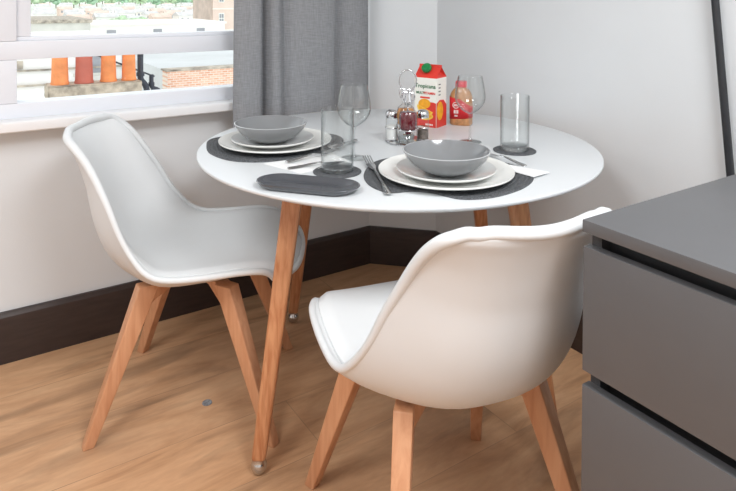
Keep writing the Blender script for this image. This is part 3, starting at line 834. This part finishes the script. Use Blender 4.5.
for a, b, i_ in ((1, 2, inR), (3, 0, inL)):
    bm.faces.new((G[a], G[b], i_)); bm.faces.new((G[b], T1[b], i_)); bm.faces.new((T1[b], T1[a], i_)); bm.faces.new((T1[a], G[a], i_))
for i in range(4): bm.faces.new((T1[i], T1[(i + 1) % 4], T2[(i + 1) % 4], T2[i]))
bm.faces.new(T2); bm.faces.new(G[::-1])
gb = obj('gable_top', bm, M['red'], jc, smooth=False); gb['label'] = 'red folded gable top'
bm = lathe([(0, 0), (.0170, 0), (.0175, .001), (.0175, .012), (.0160, .0145), (0, .0148)], 36)
sl = math.atan2(HG - HB, d)
bm.transform(Matrix.Translation((-.004, -d * .46, HB + (HG - HB) * .80)) @ Matrix.Rotation(PI / 2 - (PI / 2 - sl), 4, 'X'))
cp = obj('screw_cap', bm, M['green'], jc, angle=50); cp['label'] = 'round green screw cap'
# printing on the front face (x, z coordinates on the face), each a thin raised print
def face_poly(name, pts, m, parent, off, y=-1, label=None):
    bm = bmesh.new(); yy = -d - off
    a = [bm.verts.new((x, yy, z)) for x, z in pts]; b = [bm.verts.new((x, -d + .0002, z)) for x, z in pts]
    n = len(pts)
    bm.faces.new(a); bm.faces.new(b[::-1])
    for i in range(n): bm.faces.new((a[i], a[(i + 1) % n], b[(i + 1) % n], b[i]))
    o = obj(name, bm, M[m], parent, smooth=False)
    if label: o['label'] = label
    return o
e = w - .0015
red = face_poly('red_print', [(-e, .0015), (e, .0015), (e, .086)] + [(e - (2 * e) * t, .086 + .012 * math.sin(PI * t) - .050 * t ** 1.6) for t in [k / 10 for k in range(1, 10)]] + [(-e, .036)], 'red', jc, .0005, label='red printed lower panel')
def ell(cx_, cz, a, b, rot=0, n=28, t0=0, t1=2 * PI):
    o = []
    for k in range(n):
        t = t0 + (t1 - t0) * k / (n - 1 if t1 - t0 < 6.2 else n); x, z = a * math.cos(t), b * math.sin(t)
        o.append((cx_ + x * math.cos(rot) - z * math.sin(rot), cz + x * math.sin(rot) + z * math.cos(rot)))
    return o
face_poly('fruit_print', ell(-.003, .082, .024, .017, .1), 'orange', red, .0008)
face_poly('fruit_print', ell(.000, .066, .033, .022, -.35, t0=PI, t1=2 * PI), 'yellow', red, .0011)
face_poly('fruit_print', ell(.000, .064, .026, .014, -.35, t0=PI, t1=2 * PI), 'orange', red, .0014)
face_poly('fruit_print', ell(.006, .037, .026, .011, .15), 'yellow', red, .0010)
face_poly('fruit_print', ell(.008, .039, .020, .006, .15), 'orange', red, .0013)
Mf = lambda x, z, off: Matrix.Translation((x, -d - off, z)) @ Matrix.Rotation(PI / 2, 4, 'X')
text_mesh('brand_lettering', 'Tropicana', .0202, M['textgreen'], jc, Mf(0, .143, .0004), fat=.0003)
text_mesh('small_lettering', 'MULTI', .0120, M['textgreen'], jc, Mf(-.019, .119, .0004), fat=.0003)
text_mesh('small_lettering', 'VITAMIN', .0120, M['red'], jc, Mf(.016, .119, .0004), fat=.0003)
face_poly('red_strip', [(-.020, .1005), (.018, .1005), (.018, .1065), (-.020, .1065)], 'red', jc, .0005)
for k in range(5):
    face_poly('white_mark', [(.002 + k * .006, .008), (.006 + k * .006, .008), (.006 + k * .006, .014), (.002 + k * .006, .014)], 'white_print', red, .0009)
# printing on the right-hand side
def side_poly(name, pts, m, parent, off, label=None):
    bm = bmesh.new()
    a = [bm.verts.new((w + off, y, z)) for y, z in pts]; b = [bm.verts.new((w - .0002, y, z)) for y, z in pts]
    n = len(pts); bm.faces.new(a); bm.faces.new(b[::-1])
    for i in range(n): bm.faces.new((a[i], a[(i + 1) % n], b[(i + 1) % n], b[i]))
    o = obj(name, bm, M[m], parent, smooth=False)
    if label: o['label'] = label
    return o
e2 = d - .0015
sr = side_poly('red_side_print', [(-e2, .0015), (e2, .0015), (e2, .075), (e2 * .4, .094), (-e2 * .4, .096), (-e2, .086)], 'red', jc, .0005, 'red printed side panel')
side_poly('fruit_print', ell(-.012, .058, .022, .032, 0), 'orange', sr, .0009)
for k in range(4):
    side_poly('grey_mark', [(-.022, .112 + k * .012), (-.008, .112 + k * .012), (-.008, .116 + k * .012), (-.022, .116 + k * .012)], 'grey_unit', jc, .0004)

# ------------------------------------------------------------------ red capped bottle
bo = thing('sauce_bottle', 'amber squeeze bottle with red cap and red label behind the right wine glass', 'bottle', (1.500, 1.672, TZ), math.radians(-55))
def oval_stack(levels, seg=40):
    bm = bmesh.new(); R = []
    for a, b, z in levels:
        R.append([bm.verts.new((a * math.copysign(abs(math.cos(t)) ** .75, math.cos(t)), b * math.copysign(abs(math.sin(t)) ** .75, math.sin(t)), z)) for t in [2 * PI * k / seg for k in range(seg)]])
    for p, q in zip(R[:-1], R[1:]):
        for i in range(seg): bm.faces.new((p[i], p[(i + 1) % seg], q[(i + 1) % seg], q[i]))
    bm.faces.new(R[0][::-1]); bm.faces.new(R[-1]); return bm
obj('bottle_body', oval_stack([(.037, .024, 0), (.040, .027, .004), (.040, .027, .022), (.040, .027, .098), (.036, .025, .112), (.028, .021, .124), (.020, .018, .131), (.018, .018, .135)]), M['honey'], bo, angle=50)
obj('bottle_cap', oval_stack([(.0185, .0185, .134), (.020, .020, .135), (.0195, .0195, .152), (.018, .018, .1545)]), M['capred'], bo, angle=50)['label'] = 'red flip cap'
# wrap-round label, its lower and upper edges slanting
bm = bmesh.new(); seg = 60; lo_, hi_ = [], []
for k in range(seg):
    t = 2 * PI * k / seg; a, b = .0407, .0277
    x = a * math.copysign(abs(math.cos(t)) ** .75, math.cos(t)); y = b * math.copysign(abs(math.sin(t)) ** .75, math.sin(t))
    lo_.append(bm.verts.new((x, y, .024 + .004 * math.cos(t)))); hi_.append(bm.verts.new((x, y, .094 - .020 * max(0, x / a) - .006 * math.cos(t))))
for k in range(seg): bm.faces.new((lo_[k], lo_[(k + 1) % seg], hi_[(k + 1) % seg], hi_[k]))
lb = obj('bottle_label', bm, M['brightred'], bo, angle=60); lb['label'] = 'red wrap-round label with a white round emblem'
md = lb.modifiers.new('thick', 'SOLIDIFY'); md.thickness = .0006
bm = bmesh.new(); yy = -.0292
ringp = [(-.012 + .0105 * math.cos(t), yy, .072 + .0105 * math.sin(t)) for t in [2 * PI * k / 24 for k in range(24)]]
add_tube(bm, ringp, .0012, 6, True)
for k in range(3): add_box(bm, -.018 + k * .0045, -.0155 + k * .0045, yy - .0006, yy + .0008, .068, .076)
for k in range(3): add_box(bm, -.019 + k * .006, -.0155 + k * .006, yy - .0006, yy + .0008, .043, .055)
for k in range(2): add_box(bm, -.016 + k * .006, -.0125 + k * .006, yy - .0006, yy + .0008, .032, .038)
obj('label_emblem', bm, M['white_print'], lb, smooth=False)

# grey disc on the floor
bm = lathe([(0, 0), (.0135, 0), (.0145, .0006), (.0140, .0020), (.011, .0024), (.0105, .0018), (0, .0018)], 32)
dk = obj('metal_disc', bm, M['disc'], angle=40); dk.location = (.614, 1.787, 0)
tag(dk, 'small dull grey metal disc lying on the wooden floor', 'disc')

# ------------------------------------------------------------------ outside: neighbouring roofs
stk = thing('chimney_stack', 'rough stone chimney stack top just outside the window', 'chimney', (1.785, 10.2, -2.5))
obj('stack_body', box(-.62, .57, -.14, .22, 0, 2.20), M['stone'], stk, smooth=False)
bm = bmesh.new(); rnd = random.Random(3)
add_box(bm, -.68, .62, -.2, .25, 2.20, 2.40, .02, 2)
bmesh.ops.subdivide_edges(bm, edges=list(bm.edges), cuts=3, use_grid_fill=True)
for v in bm.verts: v.co += Vector((rnd.uniform(-.008, .008), rnd.uniform(-.008, .008), rnd.uniform(-.008, .008)))
obj('stack_cap', bm, M['stone'], stk)
POT = [(0, 0), (.156, 0), (.158, .03), (.147, .06), (.138, .30), (.132, .62), (.150, .66), (.155, .74), (.135, .76), (.110, .76), (.110, .60), (0, .58)]
labs = ['orange clay chimney pot, leftmost of the four', 'dark red clay chimney pot, second from the left', 'orange clay chimney pot, third from the left', 'orange clay chimney pot, rightmost, next to the black pipe']
for (x, sc_), lab, mk in zip(((1.280, .92), (1.610, .98), (1.955, .88), (2.255, .80)), labs, ('pot', 'pot_red', 'pot', 'pot')):
    P = [(r * sc_ * .88, z * .72) for r, z in POT]
    if mk == 'pot': P = [(r * (1.0 if z > .05 else 1.0), z) for r, z in P]
    o = obj('chimney_pot', lathe(P, 36), M[mk], angle=40); o.location = (x, 10.2, -.096)
    tag(o, lab, 'chimney pot', 'clay chimney pots')
pa = thing('brick_parapet', 'pale orange brick parapet wall right of the black pipes', 'wall', (3.07, 11.0, -2.5))
obj('brickwork', box(0, 2.6, 0, .3, 0, 2.40), M['brick'], pa, smooth=False)
obj('coping', box(-.03, 2.63, -.02, .32, 2.40, 2.43, .006, 2), M['coping'], pa)
tag(obj('flat_roof', box(3.10, 9.5, 11.34, 18, -2.5, -.10), M['felt'], smooth=False), 'flat grey roof behind the brick parapet', 'roof')
def pipe(path, r, label):
    t = thing('soil_pipe', label, 'pipe', path[0], 0, 'black roof pipes')
    p0 = Vector(path[0]); loc = [tuple(Vector(p) - p0) for p in path]
    obj('pipe_run', tube(cr(loc, 5), r, 14), M['iron'], t)
    for p in (loc[1], loc[-2]):
        obj('pipe_collar', lathe([(r, -.03), (r * 1.35, -.03), (r * 1.35, .03), (r, .03)], 20, p, close=True), M['iron'], t)
pipe([(2.62, 10.56, -2.4), (2.62, 10.56, -.55), (2.62, 10.56, -.36), (2.59, 10.56, -.24), (2.53, 10.56, -.16), (2.515, 10.56, -.06), (2.515, 10.56, .5)], .047, 'black cast iron pipe beside the rightmost chimney pot')
pipe([(2.84, 10.6, -2.4), (2.84, 10.6, -.52), (2.84, 10.6, -.40), (2.80, 10.6, -.34), (2.72, 10.6, -.30), (2.70, 10.6, -.24), (2.70, 10.6, -.08)], .036, 'shorter black pipe against the brick parapet end')
pr = thing('roof_railing', 'thin black railing sloping down behind the pipes', 'railing', (2.4, 10.8, -2.5))
for dz in (0,): obj('rail', tube([(-.55, 0, 2.78 + dz), (.40, 0, 2.358 + dz)], .014, 8), M['iron'], pr)
for xx in (-.4, 0, .36): obj('post', tube([(xx, 0, 0), (xx, 0, 2.71 - .444 * (xx + .4))], .016, 8), M['iron'], pr)
wb = thing('rendered_house', 'white rendered house wall behind the chimney pots', 'house', (1.9, 14.0, -3))
obj('wall', box(-2.2, 1.05, 0, 4, 0, 3.30), M['render'], wb, smooth=False)
for z_ in (2.42, 2.72): obj('ledge', box(-2.2, 1.05, -.06, 0, z_, z_ + .035), M['coping'], wb, smooth=False)
obj('vent_panel', box(-1.02, -.80, -.03, 0, 2.78, 2.93), M['coping'], wb, smooth=False)
wf = obj('window', box(.15, .75, -.02, 0, 2.62, 3.05), M['far_glass'], wb, smooth=False); obj('window_surround', box(.10, .80, -.04, 0, 2.56, 2.62), M['render_grey'], wf, smooth=False)
tb = thing('flat_roof_block', 'low pale block with a weathered parapet beyond the chimney pots', 'building', (3.3, 30, -20))
obj('wall', box(-2.6, 1.7, 0, 6, 0, 20.05), M['render_grey'], tb, smooth=False); obj('coping', box(-2.68, 1.78, -.1, 6.1, 20.05, 20.2, .03), M['coping'], tb)
t2 = thing('white_terrace', 'long white rendered terrace with small dark windows', 'building', (9.2, 38, -20))
obj('wall', box(-3.0, 5.0, 0, 6, 0, 19.55), M['render'], t2, smooth=False); obj('coping', box(-3.1, 5.1, -.1, 6.1, 19.55, 19.67), M['far_wall'], t2, smooth=False)
for xx in (-2.0, .6, 3.2): obj('window', box(xx, xx + .5, -.03, 0, 18.7, 19.3), M['far_glass'], t2, smooth=False)
bb = thing('brick_town_house', 'tall pale brick building with white windows at the right of the view', 'building', (42.4, 120, -20))
obj('facade', box(0, 20, 0, 12, 0, 34), M['far_pink'], bb, smooth=False)
obj('side_wall', box(-.12, 0, .1, 12, 0, 34), M['far_brown'], bb, smooth=False)
for zz in (14.6, 18.8, 23.0): obj('string_course', box(-.08, 20.08, -.14, 0, zz, zz + .25), M['far_wall'], bb, smooth=False)
for xx in (1.2, 6.0, 9.4, 12.8):
    for zz in (11.8, 16.0, 20.2):
        wf = obj('window', box(xx, xx + 1.1, -.12, .02, zz, zz + 2.1), M['render'], bb, smooth=False)
        for kx in (0, 1):
            for kz in (0, 1):
                obj('pane', box(xx + .12 + kx * .46, xx + .50 + kx * .46, -.14, -.10, zz + .15 + kz * .95, zz + .95 + kz * .95), M['far_glass'], wf, smooth=False)
# ground running to the far hill
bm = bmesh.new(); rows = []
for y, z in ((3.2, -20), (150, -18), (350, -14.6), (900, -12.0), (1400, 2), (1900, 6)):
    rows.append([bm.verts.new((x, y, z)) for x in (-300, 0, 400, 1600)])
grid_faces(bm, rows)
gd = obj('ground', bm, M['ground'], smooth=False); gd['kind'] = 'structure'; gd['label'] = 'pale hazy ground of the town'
def gz(y):
    K = ((3.2, -20), (150, -18), (350, -14.6), (900, -12.0), (1400, 2), (1900, 6))
    for (a, b), (c, d_) in zip(K[:-1], K[1:]):
        if a <= y <= c: return b + (d_ - b) * (y - a) / (c - a)
rnd = random.Random(11)
def house_proto(i, wm, rm):
    t = thing('town_house', 'small pale house among the hazy distant rooftops', 'house', (0, 0, 0), 0, 'distant town houses')
    Wd, Dd, hh, rh = 8 + 1.2 * i, 7, 5.0 + .6 * i, 2.0
    obj('wall', box(-Wd / 2, Wd / 2, -Dd / 2, Dd / 2, -1.5, hh), M[wm], t, smooth=False)
    bm = bmesh.new()
    a = [bm.verts.new(p) for p in ((-Wd / 2 - .4, -Dd / 2 - .4, hh), (Wd / 2 + .4, -Dd / 2 - .4, hh), (Wd / 2 + .4, Dd / 2 + .4, hh), (-Wd / 2 - .4, Dd / 2 + .4, hh), (-Wd / 2 - .4, 0, hh + rh), (Wd / 2 + .4, 0, hh + rh))]
    for f_ in ((0, 1, 5, 4), (2, 3, 4, 5), (0, 4, 3), (1, 2, 5), (3, 2, 1, 0)): bm.faces.new([a[k] for k in f_])
    obj('roof', bm, M[rm], t, smooth=False)
    for k in range(3):
        xx = -Wd / 2 + Wd * (k + .5) / 3
        obj('window', box(xx - .6, xx + .6, -Dd / 2 - .05, -Dd / 2, hh * .55, hh * .55 + 1.5), M['far_glass'], t, smooth=False)
    return t
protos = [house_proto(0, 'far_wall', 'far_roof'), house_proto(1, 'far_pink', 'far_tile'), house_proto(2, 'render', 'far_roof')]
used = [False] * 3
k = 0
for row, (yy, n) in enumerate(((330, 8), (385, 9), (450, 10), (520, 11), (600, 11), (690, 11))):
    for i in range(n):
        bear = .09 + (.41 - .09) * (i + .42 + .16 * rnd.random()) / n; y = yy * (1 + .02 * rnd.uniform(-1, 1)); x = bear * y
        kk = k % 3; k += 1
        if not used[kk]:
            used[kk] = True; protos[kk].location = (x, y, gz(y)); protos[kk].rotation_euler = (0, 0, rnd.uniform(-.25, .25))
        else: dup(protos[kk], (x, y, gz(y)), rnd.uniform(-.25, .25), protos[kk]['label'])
def tree_proto(i, lm):
    t = thing('broadleaf_tree', 'round hazy green tree on the slope beyond the town', 'tree', (0, 0, 0), 0, 'distant trees')
    obj('trunk', tube([(0, 0, -1.5), (.1, 0, 2), (0, .1, 5)], [.5, .4, .25], 8), M['trunk'], t)
    bm = bmesh.new(); rr = random.Random(20 + i)
    for q in range(26):
        a = rr.uniform(0, 2 * PI); rad = 3.6 * math.sqrt(rr.random()); z = 6 + rr.uniform(-2.6, 3.4) * (1 - rad / 7)
        s = rr.uniform(1.2, 2.1)
        bmesh.ops.create_icosphere(bm, subdivisions=2, radius=s, matrix=Matrix.Translation((rad * math.cos(a), rad * math.sin(a), z)) @ Matrix.Diagonal((1, 1, .8, 1)))
    for v in bm.verts: v.co += Vector((rr.uniform(-.18, .18), rr.uniform(-.18, .18), rr.uniform(-.18, .18)))
    obj('crown', bm, M[lm], t)
    return t
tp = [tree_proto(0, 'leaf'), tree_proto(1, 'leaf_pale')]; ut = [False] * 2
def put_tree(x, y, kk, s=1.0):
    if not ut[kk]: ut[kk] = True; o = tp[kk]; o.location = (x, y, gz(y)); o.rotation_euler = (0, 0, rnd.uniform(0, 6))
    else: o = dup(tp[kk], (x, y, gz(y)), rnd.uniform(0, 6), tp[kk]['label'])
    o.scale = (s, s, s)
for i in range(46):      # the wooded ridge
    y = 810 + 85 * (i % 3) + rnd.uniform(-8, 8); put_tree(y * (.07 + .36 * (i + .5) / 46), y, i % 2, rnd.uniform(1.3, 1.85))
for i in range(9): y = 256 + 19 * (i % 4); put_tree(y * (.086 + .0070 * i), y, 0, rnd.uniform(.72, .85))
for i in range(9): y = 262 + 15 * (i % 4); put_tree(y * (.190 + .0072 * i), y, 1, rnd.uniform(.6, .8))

# ------------------------------------------------------------------ light
wd = bpy.data.worlds.new('sky'); S.world = wd; wd.use_nodes = True
bg = wd.node_tree.nodes['Background']; bg.inputs['Color'].default_value = (0.93, 0.965, 1.0, 1); bg.inputs['Strength'].default_value = 1.15
for nm, pos, en in (('unseen_overhead_light', (0.75, -0.45, 2.47), 40), ('unseen_overhead_light', (-1.0, 0.5, 2.47), 30)):  # first follows the chair's shadow on the wall; second is an added unseen fill
    la = bpy.data.lights.new(nm, 'AREA'); la.shape = 'DISK'; la.size = 1.0; la.energy = en; la.color = (0.955, 0.98, 1.0)
    lo = bpy.data.objects.new(nm, la); COL.objects.link(lo); lo.location = pos

# ------------------------------------------------------------------ camera
f_px, sy, pitch, roll, yaw, HC = 626.19, -236.96, 0.0169, 0.0042, 0.5826, 1.1984
fw = Vector((math.sin(yaw), math.cos(yaw), 0)); rt = Vector((math.cos(yaw), -math.sin(yaw), 0)); up = Vector((0, 0, 1))
fw2 = fw * math.cos(pitch) - up * math.sin(pitch); up2 = up * math.cos(pitch) + fw * math.sin(pitch)
c, s = math.cos(roll), math.sin(roll)
rx = rt * c + up2 * s; uy = up2 * c - rt * s; bz = -fw2
cam = bpy.data.cameras.new('camera'); cam.sensor_fit = 'HORIZONTAL'; cam.sensor_width = 36; cam.lens = f_px / 736 * 36
cam.shift_y = sy / 736; cam.clip_end = 4000; cam.clip_start = .02
co = bpy.data.objects.new('camera', cam); COL.objects.link(co)
co.matrix_world = Matrix(((rx.x, uy.x, bz.x, 0), (rx.y, uy.y, bz.y, 0), (rx.z, uy.z, bz.z, HC), (0, 0, 0, 1)))
S.camera = co
S.view_settings.view_transform = 'Standard'; S.view_settings.look = 'None'; S.view_settings.gamma = 1.0; S.view_settings.exposure = 0.44
S.view_settings.use_curve_mapping = False
